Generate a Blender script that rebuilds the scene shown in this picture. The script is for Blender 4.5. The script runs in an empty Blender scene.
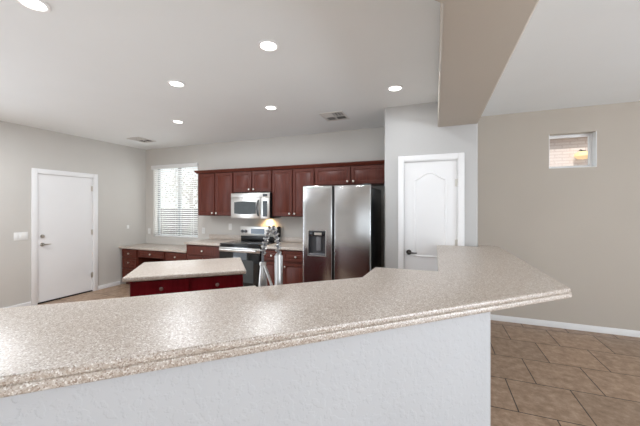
import bpy, bmesh, math, random
from mathutils import Vector, Matrix
random.seed(7)
S = bpy.context.scene
COL = S.collection
PI = math.pi
R = math.radians

# ------------------------------------------------------------------ camera
YAW = math.atan(115 / 299)
cam_data = bpy.data.cameras.new('camera')
cam_data.sensor_width = 36
cam_data.lens = 36 * 299 / 640
cam_data.shift_y = -5 / 640
cam_data.clip_start = 0.02
camera = bpy.data.objects.new('camera', cam_data)
camera.location = (0, 0, 1.5)
camera.rotation_euler = (PI / 2, 0, YAW)
COL.objects.link(camera)
S.camera = camera

# ------------------------------------------------------------------ world, big lights, exposure
S.view_settings.view_transform = 'Standard'
S.view_settings.look = 'None'
S.view_settings.gamma = 1
S.view_settings.use_curve_mapping = False
S.view_settings.exposure = 0.06
S.display_settings.display_device = 'sRGB'
W = bpy.data.worlds.new('daylight')
S.world = W
W.use_nodes = True
bg = W.node_tree.nodes['Background']
bg.inputs[0].default_value = (0.91, 0.965, 1.0, 1)
bg.inputs[1].default_value = 1.2
S.cycles.diffuse_bounces = 8
S.cycles.max_bounces = 12

def area_light(name, loc, rot, sx, sy, power, color, spread=180, shape='RECTANGLE'):
    l = bpy.data.lights.new(name, 'AREA')
    l.shape = shape
    l.size = sx
    if shape in ('RECTANGLE', 'ELLIPSE'):
        l.size_y = sy
    l.energy = power
    l.color = color
    l.spread = R(spread)
    o = bpy.data.objects.new(name, l)
    o.location = loc
    o.rotation_euler = rot
    COL.objects.link(o)
    return o

# daylight at the glazed openings of the living side behind the camera, and at the kitchen window, plus added upward fills for the ceilings
sun_data = bpy.data.lights.new('sun', 'SUN')
sun_data.energy = 3.2
sun_data.angle = R(0.6)
sun_data.color = (1.0, 0.96, 0.90)
sun = bpy.data.objects.new('sun', sun_data)
sun.rotation_euler = Vector((0.25, 1.0, -0.95)).to_track_quat('-Z', 'Y').to_euler()
COL.objects.link(sun)
DAY = (0.86, 0.95, 1.06)
area_light('rear_glazing_daylight', (0.8, -3.60, 1.2), (R(90), 0, 0), 6.0, 2.2, 20, DAY)
area_light('rear_ceiling_fill', (0.8, -4.6, 0.05), (R(140), 0, 0), 6.5, 2.0, 30, (0.92, 0.98, 1.06))  # added fill lamp, lifts the ceiling through the rear opening
area_light('side_glazing_daylight', (5.0, 0.4, 1.25), (R(90), 0, R(90)), 3.0, 1.9, 105, DAY)
area_light('side_ceiling_fill', (6.1, 0.4, 0.05), (R(140), 0, R(90)), 3.4, 2.0, 260, (0.92, 0.98, 1.06))  # added fill lamp for the living side ceiling
area_light('nook_glazing_daylight', (-5.86, -0.6, 1.15), (R(90), 0, R(-90)), 3.2, 2.1, 42, (0.82, 0.93, 1.08))
area_light('nook_ceiling_fill', (-6.9, -0.6, 0.05), (R(140), 0, R(-90)), 3.6, 2.0, 105, (0.92, 0.98, 1.06))  # added fill lamp for the kitchen ceiling, aimed up through the left opening
area_light('kitchen_window_daylight', (-4.94, 4.80, 1.63), (R(-90), 0, 0), 1.1, 1.4, 16, (0.95, 0.975, 1.0))

# ------------------------------------------------------------------ materials
def new_mat(name):
    m = bpy.data.materials.new(name)
    m.use_nodes = True
    nt = m.node_tree
    return m, nt, nt.nodes['Principled BSDF']

def coords(nt, scale=(1, 1, 1)):
    tc = nt.nodes.new('ShaderNodeTexCoord')
    mp = nt.nodes.new('ShaderNodeMapping')
    mp.inputs['Scale'].default_value = scale
    nt.links.new(tc.outputs['Object'], mp.inputs['Vector'])
    return mp.outputs['Vector']

def noise(nt, vec, scale, detail=4, rough=0.55):
    n = nt.nodes.new('ShaderNodeTexNoise')
    n.inputs['Scale'].default_value = scale
    n.inputs['Detail'].default_value = detail
    n.inputs['Roughness'].default_value = rough
    nt.links.new(vec, n.inputs['Vector'])
    return n.outputs['Fac']

def ramp(nt, fac, stops):
    r = nt.nodes.new('ShaderNodeValToRGB')
    e = r.color_ramp.elements
    e[0].position, e[0].color = stops[0][0], (*stops[0][1], 1)
    e[1].position, e[1].color = stops[-1][0], (*stops[-1][1], 1)
    for p, c in stops[1:-1]:
        x = e.new(p)
        x.color = (*c, 1)
    nt.links.new(fac, r.inputs['Fac'])
    return r.outputs['Color']

def bump(nt, b, height, strength, dist=0.01):
    n = nt.nodes.new('ShaderNodeBump')
    n.inputs['Strength'].default_value = strength
    n.inputs['Distance'].default_value = dist
    nt.links.new(height, n.inputs['Height'])
    nt.links.new(n.outputs['Normal'], b.inputs['Normal'])

def simple(name, col, rough=0.5, metal=0.0, var=0.05, scale=6, bump_s=0, bump_scale=60, stretch=(1, 1, 1), spec=0.5):
    m, nt, b = new_mat(name)
    v = coords(nt, stretch)
    lo = tuple(c * (1 - var) for c in col)
    hi = tuple(min(1, c * (1 + var)) for c in col)
    nt.links.new(ramp(nt, noise(nt, v, scale), [(0.3, lo), (0.7, hi)]), b.inputs['Base Color'])
    b.inputs['Roughness'].default_value = rough
    b.inputs['Metallic'].default_value = metal
    b.inputs['Specular IOR Level'].default_value = spec
    if bump_s:
        bump(nt, b, noise(nt, v, bump_scale, 3), bump_s, 0.004)
    return m

def emissive(name, col, strength):
    m, nt, b = new_mat(name)
    b.inputs['Base Color'].default_value = (*col, 1)
    b.inputs['Emission Color'].default_value = (*col, 1)
    b.inputs['Emission Strength'].default_value = strength
    return m

def wood(name, dark, light, rough=0.32, spec=0.28):
    m, nt, b = new_mat(name)
    v = coords(nt, (14, 14, 1.2))
    nt.links.new(ramp(nt, noise(nt, v, 3.0, 6, 0.6), [(0.3, dark), (0.7, light)]), b.inputs['Base Color'])
    b.inputs['Roughness'].default_value = rough
    b.inputs['Specular IOR Level'].default_value = spec
    b.inputs['Coat Weight'].default_value = 0.0
    b.inputs['Coat Roughness'].default_value = 0.2
    bump(nt, b, noise(nt, v, 8, 4), 0.02, 0.001)
    return m

def speckled(name):
    m, nt, b = new_mat(name)
    v = coords(nt)
    vo = nt.nodes.new('ShaderNodeTexVoronoi')
    vo.inputs['Scale'].default_value = 260
    nt.links.new(v, vo.inputs['Vector'])
    sep = nt.nodes.new('ShaderNodeSeparateColor')
    nt.links.new(vo.outputs['Color'], sep.inputs['Color'])
    c1 = ramp(nt, sep.outputs['Red'], [(0.0, (0.26, 0.185, 0.135)), (0.18, (0.39, 0.31, 0.245)), (0.5, (0.51, 0.44, 0.375)), (0.82, (0.57, 0.51, 0.455)), (1.0, (0.82, 0.79, 0.74))])
    nt.links.new(c1, b.inputs['Base Color'])
    b.inputs['Roughness'].default_value = 0.36
    b.inputs['Specular IOR Level'].default_value = 0.9
    b.inputs['IOR'].default_value = 1.6
    return m

def brushed(name, col=(0.60, 0.60, 0.60), rough=0.3, horizontal=True):
    m, nt, b = new_mat(name)
    v = coords(nt, (1.5, 1.5, 260) if horizontal else (260, 260, 1.5))
    n = noise(nt, v, 2.0, 3)
    nt.links.new(ramp(nt, n, [(0.3, tuple(c * 0.94 for c in col)), (0.7, col)]), b.inputs['Base Color'])
    b.inputs['Metallic'].default_value = 1
    b.inputs['Roughness'].default_value = rough
    return m

def floor_mat():
    m, nt, b = new_mat('brown_slate_tile')
    tc = nt.nodes.new('ShaderNodeTexCoord')
    mp = nt.nodes.new('ShaderNodeMapping')
    mp.inputs['Location'].default_value = (-0.3445 + 0.463 * 20, -(2.577 - 0.463 * 20), 0)
    nt.links.new(tc.outputs['Object'], mp.inputs['Vector'])
    br = nt.nodes.new('ShaderNodeTexBrick')
    br.offset = 0.5
    br.inputs['Scale'].default_value = 1
    br.inputs['Brick Width'].default_value = 0.463
    br.inputs['Row Height'].default_value = 0.463
    br.inputs['Mortar Size'].default_value = 0.0045
    br.inputs['Mortar Smooth'].default_value = 0.1
    br.inputs['Bias'].default_value = 0
    br.inputs['Color1'].default_value = (0.9, 0.9, 0.9, 1)
    br.inputs['Color2'].default_value = (1.1, 1.08, 1.06, 1)
    br.inputs['Mortar'].default_value = (0.10, 0.09, 0.085, 1)
    nt.links.new(mp.outputs['Vector'], br.inputs['Vector'])
    v = tc.outputs['Object']
    n1 = noise(nt, v, 13, 10, 0.75)
    c = ramp(nt, n1, [(0.34, (0.25, 0.163, 0.106)), (0.5, (0.38, 0.262, 0.18)), (0.66, (0.51, 0.375, 0.275))])
    mx = nt.nodes.new('ShaderNodeMix')
    mx.data_type = 'RGBA'
    mx.blend_type = 'MULTIPLY'
    mx.inputs['Factor'].default_value = 1
    nt.links.new(c, mx.inputs['A'])
    nt.links.new(br.outputs['Color'], mx.inputs['B'])
    nt.links.new(mx.outputs['Result'], b.inputs['Base Color'])
    b.inputs['Roughness'].default_value = 0.42
    bump(nt, b, noise(nt, v, 22, 5), 0.12, 0.004)
    return m

def glass_mat(name, tint=(1, 1, 1), refl=0.06):
    m = bpy.data.materials.new(name)
    m.use_nodes = True
    nt = m.node_tree
    nt.nodes.remove(nt.nodes['Principled BSDF'])
    out = nt.nodes['Material Output']
    t = nt.nodes.new('ShaderNodeBsdfTransparent')
    t.inputs[0].default_value = (*tint, 1)
    g = nt.nodes.new('ShaderNodeBsdfGlossy')
    g.inputs['Roughness'].default_value = 0.02
    mx = nt.nodes.new('ShaderNodeMixShader')
    mx.inputs[0].default_value = refl
    nt.links.new(t.outputs[0], mx.inputs[1])
    nt.links.new(g.outputs[0], mx.inputs[2])
    nt.links.new(mx.outputs[0], out.inputs['Surface'])
    return m

def block_mat(name, c1, c2, mortar, bw, rh):
    m, nt, b = new_mat(name)
    tc = nt.nodes.new('ShaderNodeTexCoord')
    sep = nt.nodes.new('ShaderNodeSeparateXYZ')
    cmb = nt.nodes.new('ShaderNodeCombineXYZ')
    nt.links.new(tc.outputs['Object'], sep.inputs[0])
    nt.links.new(sep.outputs['X'], cmb.inputs['X'])
    nt.links.new(sep.outputs['Z'], cmb.inputs['Y'])
    br = nt.nodes.new('ShaderNodeTexBrick')
    br.inputs['Scale'].default_value = 1
    br.inputs['Brick Width'].default_value = bw
    br.inputs['Row Height'].default_value = rh
    br.inputs['Mortar Size'].default_value = 0.012
    br.inputs['Color1'].default_value = (*c1, 1)
    br.inputs['Color2'].default_value = (*c2, 1)
    br.inputs['Mortar'].default_value = (*mortar, 1)
    nt.links.new(cmb.outputs[0], br.inputs['Vector'])
    nt.links.new(br.outputs['Color'], b.inputs['Base Color'])
    b.inputs['Roughness'].default_value = 0.9
    return m

M = {}
M['wall'] = simple('greige_wall_paint', (0.59, 0.57, 0.535), 0.6, 0, 0.015, 2, 0.10, 90, spec=0.3)
M['wall_grey'] = simple('pale_grey_knockdown_paint', (0.54, 0.545, 0.555), 0.55, 0, 0.015, 3, spec=0.35)
nt_ = M['wall_grey'].node_tree
bump(nt_, nt_.nodes['Principled BSDF'], ramp(nt_, noise(nt_, coords(nt_), 34, 3, 0.5), [(0.50, (0, 0, 0)), (0.58, (1, 1, 1))]), 0.35, 0.0022)
M['wall_warm_shade'] = simple('warm_shaded_wall_paint', (0.485, 0.435, 0.375), 0.6, 0, 0.015, 2, 0.10, 90, spec=0.3)  # browner copy of the wall paint; warm dim light is in the colour
M['wall_neutral_lit'] = simple('neutral_lit_wall_paint', (0.52, 0.515, 0.505), 0.6, 0, 0.015, 2, 0.10, 90, spec=0.3)  # neutral copy of the wall paint; the pantry's lighting is in the colour
M['ceiling'] = simple('ceiling_paint', (0.825, 0.85, 0.855), 0.7, 0, 0.01, 2, 0.08, 90, spec=0.25)
M['white'] = simple('white_satin_paint', (0.85, 0.85, 0.85), 0.4, 0, 0.01, 3)
M['white_plastic'] = simple('white_plastic', (0.82, 0.82, 0.80), 0.35, 0, 0.01, 8)
M['floor'] = floor_mat()
M['counter'] = speckled('speckled_beige_solid_surface')
M['cherry'] = wood('dark_cherry_wood', (0.075, 0.0155, 0.009), (0.125, 0.030, 0.018), 0.38)
M['cherry_dark'] = simple('dark_cabinet_recess', (0.03, 0.012, 0.010), 0.6, 0, 0.1, 8)
M['red_cherry'] = wood('red_cherry_wood', (0.095, 0.004, 0.007), (0.15, 0.007, 0.012), 0.22, 0.5)
M['steel'] = brushed('brushed_stainless_steel', (0.53, 0.525, 0.52), 0.2)
M['steel_bright'] = brushed('bright_stainless_steel', (0.74, 0.73, 0.71), 0.3)
M['nickel'] = simple('satin_nickel', (0.66, 0.63, 0.58), 0.28, 1.0, 0.03, 20)
M['chrome'] = simple('brushed_chrome', (0.46, 0.455, 0.45), 0.3, 1.0, 0.03, 20)
M['dark_metal'] = simple('dark_bronze_metal', (0.10, 0.09, 0.08), 0.3, 1.0, 0.05, 20)
M['black'] = simple('black_enamel', (0.012, 0.012, 0.013), 0.3, 0, 0.1, 10)
M['black_glass'] = simple('black_glass', (0.010, 0.011, 0.012), 0.06, 0, 0.1, 10)
M['grey_glass'] = simple('smoked_oven_glass', (0.045, 0.05, 0.05), 0.25, 0, 0.1, 10, spec=0.35)
M['dark_plastic'] = simple('dark_grey_plastic', (0.06, 0.06, 0.065), 0.4, 0, 0.06, 12)
M['grey_plastic'] = simple('grey_plastic', (0.16, 0.16, 0.17), 0.4, 0, 0.06, 12)
M['display'] = simple('blue_grey_display', (0.12, 0.17, 0.23), 0.15, 0, 0.2, 120)
M['vent'] = simple('vent_enamel', (0.62, 0.60, 0.57), 0.5, 0, 0.02, 10)
M['vent_shade'] = simple('vent_duct_shade', (0.03, 0.028, 0.026), 0.8, 0, 0.1, 10)
M['lens'] = emissive('lit_lamp_lens', (1.0, 0.97, 0.92), 6.0)
M['warm_lens'] = emissive('warm_hood_lamp_lens', (1.0, 0.62, 0.25), 4.0)
M['glass'] = glass_mat('window_glass', (0.97, 0.98, 0.98), 0.05)
M['frame_grey'] = simple('window_frame_grey', (0.22, 0.24, 0.245), 0.5, 0, 0.04, 10)
M['blind'] = simple('white_blind_slat', (0.80, 0.80, 0.79), 0.45, 0, 0.01, 6)
M['block'] = block_mat('grey_concrete_block', (0.15, 0.148, 0.145), (0.18, 0.175, 0.17), (0.11, 0.108, 0.105), 0.4, 0.2)
M['ground'] = simple('tan_gravel', (0.38, 0.32, 0.26), 0.95, 0, 0.25, 30)
M['stucco'] = simple('pinkish_stucco', (0.62, 0.50, 0.45), 0.9, 0, 0.06, 10, 0.3, 60)
M['roof_tile'] = block_mat('red_brown_roof_tile', (0.56, 0.42, 0.37), (0.64, 0.50, 0.45), (0.34, 0.22, 0.19), 0.3, 0.11)
M['house_brick'] = block_mat('pink_house_brick', (0.68, 0.58, 0.54), (0.72, 0.63, 0.59), (0.60, 0.49, 0.45), 0.28, 0.07)
M['yellow'] = emissive('pale_yellow_emissive', (0.9, 0.62, 0.28), 0.5)
M['bark'] = simple('pale_bark', (0.30, 0.25, 0.20), 0.9, 0, 0.2, 20)
M['leaf'] = simple('dry_pale_leaf', (0.46, 0.44, 0.36), 0.8, 0, 0.2, 5)

# ------------------------------------------------------------------ mesh helpers
def merge(bm, t):
    me = bpy.data.meshes.new('t')
    t.to_mesh(me)
    t.free()
    bm.from_mesh(me)
    bpy.data.meshes.remove(me)

def add_box(bm, x0, x1, y0, y1, z0, z1, bev=0.0, seg=2, rot=None):
    t = bmesh.new()
    bmesh.ops.create_cube(t, size=1)
    c = Vector(((x0 + x1) / 2, (y0 + y1) / 2, (z0 + z1) / 2))
    for v in t.verts:
        v.co = Vector((v.co.x * (x1 - x0), v.co.y * (y1 - y0), v.co.z * (z1 - z0)))
        if rot:
            v.co = rot @ v.co
        v.co += c
    if bev:
        bmesh.ops.bevel(t, geom=t.edges[:], offset=bev, segments=seg, profile=0.5, affect='EDGES')
    merge(bm, t)

def add_prism(bm, poly, z0, z1, bev=0.0, seg=3, which='all'):
    """extruded plan polygon; which = 'all' | 'caps' | 'vertical' edges to round"""
    t = bmesh.new()
    vs = [t.verts.new((x, y, z0)) for x, y in poly]
    f = t.faces.new(vs)
    r = bmesh.ops.extrude_face_region(t, geom=[f])
    for g in r['geom']:
        if isinstance(g, bmesh.types.BMVert):
            g.co.z = z1
    bmesh.ops.recalc_face_normals(t, faces=t.faces[:])
    if bev:
        def vert(e):
            return abs(e.verts[0].co.z - e.verts[1].co.z) > 1e-5
        es = [e for e in t.edges if which == 'all' or (which == 'vertical') == vert(e)]
        bmesh.ops.bevel(t, geom=es, offset=bev, segments=seg, profile=0.5, affect='EDGES')
    merge(bm, t)

def add_cyl(bm, p0, p1, r0, r1=None, n=20):
    r1 = r0 if r1 is None else r1
    p0, p1 = Vector(p0), Vector(p1)
    d = p1 - p0
    q = Vector((0, 0, 1)).rotation_difference(d.normalized()).to_matrix()
    t = bmesh.new()
    a = [t.verts.new(p0 + q @ Vector((r0 * math.cos(2 * PI * i / n), r0 * math.sin(2 * PI * i / n), 0))) for i in range(n)]
    b = [t.verts.new(p1 + q @ Vector((r1 * math.cos(2 * PI * i / n), r1 * math.sin(2 * PI * i / n), 0))) for i in range(n)]
    for i in range(n):
        t.faces.new((a[i], a[(i + 1) % n], b[(i + 1) % n], b[i]))
    t.faces.new(a[::-1])
    t.faces.new(b)
    merge(bm, t)

def add_lathe(bm, prof, n=24, mtx=None, close=True):
    """profile [(r, z)] spun about z"""
    t = bmesh.new()
    rings = []
    for r, z in prof:
        if r < 1e-6:
            rings.append([t.verts.new((0, 0, z))])
        else:
            rings.append([t.verts.new((r * math.cos(2 * PI * i / n), r * math.sin(2 * PI * i / n), z)) for i in range(n)])
    for A, B in zip(rings, rings[1:]):
        for i in range(n):
            j = (i + 1) % n
            if len(A) == 1 and len(B) == 1:
                continue
            if len(A) == 1:
                t.faces.new((A[0], B[j], B[i]))
            elif len(B) == 1:
                t.faces.new((A[i], A[j], B[0]))
            else:
                t.faces.new((A[i], A[j], B[j], B[i]))
    if mtx:
        bmesh.ops.transform(t, matrix=mtx, verts=t.verts[:])
    bmesh.ops.recalc_face_normals(t, faces=t.faces[:])
    merge(bm, t)

def add_tube(bm, pts, r, n=10):
    pts = [Vector(p) for p in pts]
    rs = r if isinstance(r, (list, tuple)) else [r] * len(pts)
    t = bmesh.new()
    tang = [(pts[min(i + 1, len(pts) - 1)] - pts[max(i - 1, 0)]).normalized() for i in range(len(pts))]
    up = Vector((0, 0, 1)) if abs(tang[0].z) < 0.9 else Vector((1, 0, 0))
    x = tang[0].cross(up).normalized()
    rings = []
    for p, d, rr in zip(pts, tang, rs):
        x = (x - d * x.dot(d)).normalized()
        y = d.cross(x)
        rings.append([t.verts.new(p + (x * math.cos(2 * PI * i / n) + y * math.sin(2 * PI * i / n)) * rr) for i in range(n)])
    for A, B in zip(rings, rings[1:]):
        for i in range(n):
            t.faces.new((A[i], A[(i + 1) % n], B[(i + 1) % n], B[i]))
    t.faces.new(rings[0][::-1])
    t.faces.new(rings[-1])
    merge(bm, t)

def coil(path, r, turns, steps=12):
    """points of a spring wound round a polyline"""
    path = [Vector(p) for p in path]
    seg = [0]
    for a, b in zip(path, path[1:]):
        seg.append(seg[-1] + (b - a).length)
    L = seg[-1]
    out = []
    N = turns * steps
    x = None
    for k in range(N + 1):
        s = L * k / N
        i = max(j for j in range(len(path) - 1) if seg[j] <= s + 1e-9)
        d = (path[i + 1] - path[i]).normalized()
        p = path[i] + d * (s - seg[i])
        if x is None:
            x = d.cross(Vector((0.3, 1, 0.2))).normalized()
        x = (x - d * x.dot(d)).normalized()
        y = d.cross(x)
        a = 2 * PI * k / steps
        out.append(p + (x * math.cos(a) + y * math.sin(a)) * r)
    return out

def obj(name, bm, m, parent=None, loc=None, rotz=None):
    for f in bm.faces:
        f.smooth = True
    for e in bm.edges:
        e.smooth = len(e.link_faces) == 2 and e.calc_face_angle(0) < R(38)
    me = bpy.data.meshes.new(name)
    bm.to_mesh(me)
    bm.free()
    me.materials.append(M[m])
    o = bpy.data.objects.new(name, me)
    COL.objects.link(o)
    if parent:
        o.parent = parent
    if loc:
        o.location = loc
    if rotz:
        o.rotation_euler = (0, 0, rotz)
    return o

def tag(o, label, cat, group=None, kind=None):
    o['label'] = label
    o['category'] = cat
    if group:
        o['group'] = group
    if kind:
        o['kind'] = kind
    return o

def thing(name, label, cat, loc=(0, 0, 0), rotz=0, group=None, kind=None):
    o = bpy.data.objects.new(name, None)
    o.empty_display_size = 0.1
    COL.objects.link(o)
    o.location = loc
    o.rotation_euler = (0, 0, rotz)
    return tag(o, label, cat, group, kind)

def box_obj(name, m, parent, x0, x1, y0, y1, z0, z1, bev=0.0, seg=2):
    bm = bmesh.new()
    add_box(bm, x0, x1, y0, y1, z0, z1, bev, seg)
    return obj(name, bm, m, parent)

def copy_thing(root, loc, label, rotz=None):
    r = root.copy()
    COL.objects.link(r)
    r.location = loc
    r['label'] = label
    if rotz is not None:
        r.rotation_euler = (0, 0, rotz)
    for ch in list(root.children):
        c = ch.copy()
        COL.objects.link(c)
        c.parent = r
        for g in list(ch.children):
            d = g.copy()
            COL.objects.link(d)
            d.parent = c
    return r

def struct(name, bm, m, label, cat):
    return tag(obj(name, bm, m), label, cat, kind='structure')

# ------------------------------------------------------------------ the shell
LX, BY, RY, PY = -5.76, 4.62, 4.57, 3.75          # left wall, back wall, right wall, pantry front
CZ = 2.74
PXL, PXR = -0.587, 0.448                           # pantry block sides
bm = bmesh.new()
add_box(bm, -5.95, 5.1, -3.7, 4.8, -0.12, 0.0)
struct('floor', bm, 'floor', 'brown slate look floor tiles laid in offset rows', 'floor')
bm = bmesh.new()
add_box(bm, -5.95, 5.1, -3.7, 4.8, CZ, CZ + 0.15)
struct('ceiling', bm, 'ceiling', 'flat off white ceiling over kitchen and living side', 'ceiling')

def wall_x(bm, x0, x1, a0, a1, holes):
    """wall plate of thickness x0..x1 running along y from a0 to a1 with rectangular holes (y0, y1, z0, z1)"""
    cur = a0
    for h0, h1, z0, z1 in sorted(holes):
        add_box(bm, x0, x1, cur, h0, 0, CZ)
        if z0 > 0:
            add_box(bm, x0, x1, h0, h1, 0, z0)
        add_box(bm, x0, x1, h0, h1, z1, CZ)
        cur = h1
    add_box(bm, x0, x1, cur, a1, 0, CZ)

def wall_y(bm, y0, y1, a0, a1, holes):
    cur = a0
    for h0, h1, z0, z1 in sorted(holes):
        add_box(bm, cur, h0, y0, y1, 0, CZ)
        if z0 > 0:
            add_box(bm, h0, h1, y0, y1, 0, z0)
        add_box(bm, h0, h1, y0, y1, z1, CZ)
        cur = h1
    add_box(bm, cur, a1, y0, y1, 0, CZ)

D1 = (2.748, 3.575, 0, 2.045)                      # white slab door opening in left wall
bm = bmesh.new()
wall_x(bm, LX - 0.16, LX, -3.7, 4.8, [(-2.2, 1.0, 0.06, 2.2), D1])
struct('wall_left', bm, 'wall', 'greige wall holding the plain white slab door', 'wall')
W1 = (-5.535, -4.35, 0.90, 2.36)
bm = bmesh.new()
wall_y(bm, BY, BY + 0.16, LX, PXL + 0.1, [W1])
struct('wall_back', bm, 'wall', 'greige kitchen back wall with the blind covered window', 'wall')
W2 = (1.345, 1.825, 1.998, 2.43)
bm = bmesh.new()
wall_y(bm, RY, RY + 0.16, PXR - 0.1, 5.1, [W2])
struct('wall_right', bm, 'wall_warm_shade', 'beige living side wall with one small high window', 'wall')
# pantry block: two rounded corner pieces and a header over its door
D2 = (-0.357, 0.249, 0, 2.066)
def rounded(pts_corner, r=0.018, n=5):
    return pts_corner
def arc(cx, cy, r, a0, a1, n=6):
    return [(cx + r * math.cos(R(a0 + (a1 - a0) * i / n)), cy + r * math.sin(R(a0 + (a1 - a0) * i / n))) for i in range(n + 1)]
bm = bmesh.new()
rr = 0.02
add_prism(bm, [(D2[0], PY)] + [(D2[0], PY + 0.12), (PXL + 0.12, PY + 0.12), (PXL + 0.12, BY), (PXL, BY)] + arc(PXL + rr, PY + rr, rr, 180, 270), 0, CZ)
add_prism(bm, arc(PXR - rr, PY + rr, rr, 270, 360) + [(PXR, RY), (PXR - 0.12, RY), (PXR - 0.12, PY + 0.12), (D2[1], PY + 0.12), (D2[1], PY)], 0, CZ)
add_box(bm, D2[0], D2[1], PY, PY + 0.12, D2[3], CZ)
struct('wall_pantry', bm, 'wall_neutral_lit', 'pale pantry wall with rounded corners around the arched panel door', 'wall')
# unseen sides of the living space behind the camera
bm = bmesh.new()
wall_y(bm, -3.66, -3.5, -5.95, 5.1, [(-2.2, 3.8, 0.06, 2.3)])
struct('wall_rear', bm, 'wall', 'greige living side wall with wide glazing behind the viewer', 'wall')
bm = bmesh.new()
wall_x(bm, 4.94, 5.1, -3.5, RY, [(-1.1, 1.9, 0.3, 2.2)])
struct('wall_side', bm, 'wall', 'greige living side wall with a large window', 'wall')

# header over the bar: runs out from the pantry and turns 45 degrees
dg = Vector((-0.679, -0.734)).normalized()
p_in = Vector((0.030, 1.50))
p_out = Vector((0.448, 1.30))
bm = bmesh.new()
q_in = p_in + dg * 5.2
q_out = p_out + dg * 5.2
add_prism(bm, [(PXR, PY + 0.005), (0.030, PY + 0.005), tuple(p_in), tuple(q_in), tuple(q_out), tuple(p_out)], 2.44, CZ + 0.002, 0.02, 4, 'caps')
struct('trim_1', bm, 'wall_warm_shade', 'dropped beige header beam running overhead from the pantry wall', 'beam')

# half wall under the raised bar
du = Vector((0.737, 0.676)).normalized()
dn = Vector((-du.y, du.x))
tip = Vector((0.687, 1.986))
wc = Vector((0.253, 1.637))
def P2(base, u, n):
    v = base + du * u + dn * n
    return (v.x, v.y)
bm = bmesh.new()
corner = [(wc.x - 0.03, wc.y - 0.028), (wc.x - 0.008, wc.y - 0.006), (wc.x, wc.y + 0.025)]
add_prism(bm, [P2(wc, -3.6, 0)] + corner + [(wc.x, PY), (wc.x - 0.13, PY), (wc.x - 0.13, wc.y + 0.06), P2(wc, -3.6, 0.14)], 0, 1.017)
struct('wall_bar', bm, 'wall_grey', 'pale grey textured half wall carrying the raised bar counter', 'wall')

# baseboards
def baseboard(name, boxes, label):
    bm = bmesh.new()
    for b in boxes:
        add_box(bm, *b, 0.004, 2)
    return struct(name, bm, 'white', label, 'baseboard')
baseboard('baseboard_left', [(LX, LX + 0.013, 1.0, 2.675, 0, 0.075), (LX, LX + 0.013, 3.648, 4.06, 0, 0.075)], 'white baseboard along the wall of the slab door')
baseboard('baseboard_right', [(PXR, 4.94, RY - 0.013, RY, 0, 0.075)], 'white baseboard under the small high window wall')
baseboard('baseboard_pantry', [(PXR, PXR + 0.013, PY + 0.02, RY - 0.013, 0, 0.075), (PXL + 0.02, -0.43, PY - 0.013, PY, 0, 0.075)], 'white baseboard round the pantry wall')

# ------------------------------------------------------------------ doors
def lever(parent, at, outward, along, m='dark_metal'):
    """lever handle: rose + arm, outward and along are unit vectors"""
    at, outward, along = Vector(at), Vector(outward), Vector(along)
    bm = bmesh.new()
    add_cyl(bm, at, at + outward * 0.012, 0.031, 0.027, 24)
    add_cyl(bm, at + outward * 0.012, at + outward * 0.05, 0.011, 0.010, 14)
    a = at + outward * 0.048
    add_tube(bm, [a - along * 0.012, a + along * 0.03, a + along * 0.065 + outward * 0.004, a + along * 0.095 - outward * 0.004], [0.010, 0.010, 0.008, 0.006], 12)
    return obj('door_handle', bm, m, parent)

# plain slab door on the left wall (thickness along x, its face looks towards +x)
d = thing('door_1', 'plain white slab door with lever and deadbolt beside the switch plate', 'door', (LX, 0, 0), kind='structure')
bm = bmesh.new()
add_box(bm, -0.055, -0.012, D1[0] + 0.014, D1[1] - 0.014, 0.022, D1[3] - 0.014, 0.002, 1)
obj('slab', bm, 'white', d)
bm = bmesh.new()
cw = 0.068
add_box(bm, 0.0005, 0.018, D1[0] - cw, D1[0] + 0.004, 0, D1[3] + cw, 0.004)
add_box(bm, 0.0005, 0.018, D1[1] - 0.004, D1[1] + cw, 0, D1[3] + cw, 0.004)
add_box(bm, 0.0005, 0.018, D1[0] + 0.004, D1[1] - 0.004, D1[3] - 0.004, D1[3] + cw, 0.004)
for y0, y1 in ((D1[0], D1[0] + 0.011), (D1[1] - 0.011, D1[1])):
    add_box(bm, -0.15, 0.001, y0, y1, 0, D1[3])
add_box(bm, -0.15, 0.001, D1[0] + 0.011, D1[1] - 0.011, D1[3] - 0.011, D1[3])
obj('door_frame', bm, 'white', d)
box_obj('threshold', 'black', d, -0.15, -0.005, D1[0] + 0.011, D1[1] - 0.011, 0, 0.021, 0.003)
lever(d, (-0.012, D1[0] + 0.075, 0.925), (1, 0, 0), (0, 1, 0), 'nickel')
bm = bmesh.new()
add_cyl(bm, (-0.012, D1[0] + 0.075, 1.055), (0.006, D1[0] + 0.075, 1.055), 0.030, 0.025, 22)
add_box(bm, 0.004, 0.022, D1[0] + 0.070, D1[0] + 0.080, 1.040, 1.070, 0.003)
obj('deadbolt', bm, 'nickel', d)
for z in (0.25, 1.02, 1.80):
    bm = bmesh.new()
    add_cyl(bm, (-0.004, D1[1] - 0.012, z), (-0.004, D1[1] - 0.012, z + 0.095), 0.007, None, 10)
    add_box(bm, -0.012, -0.006, D1[1] - 0.036, D1[1] - 0.006, z + 0.003, z + 0.092)
    obj('hinge', bm, 'nickel', d)

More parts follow.
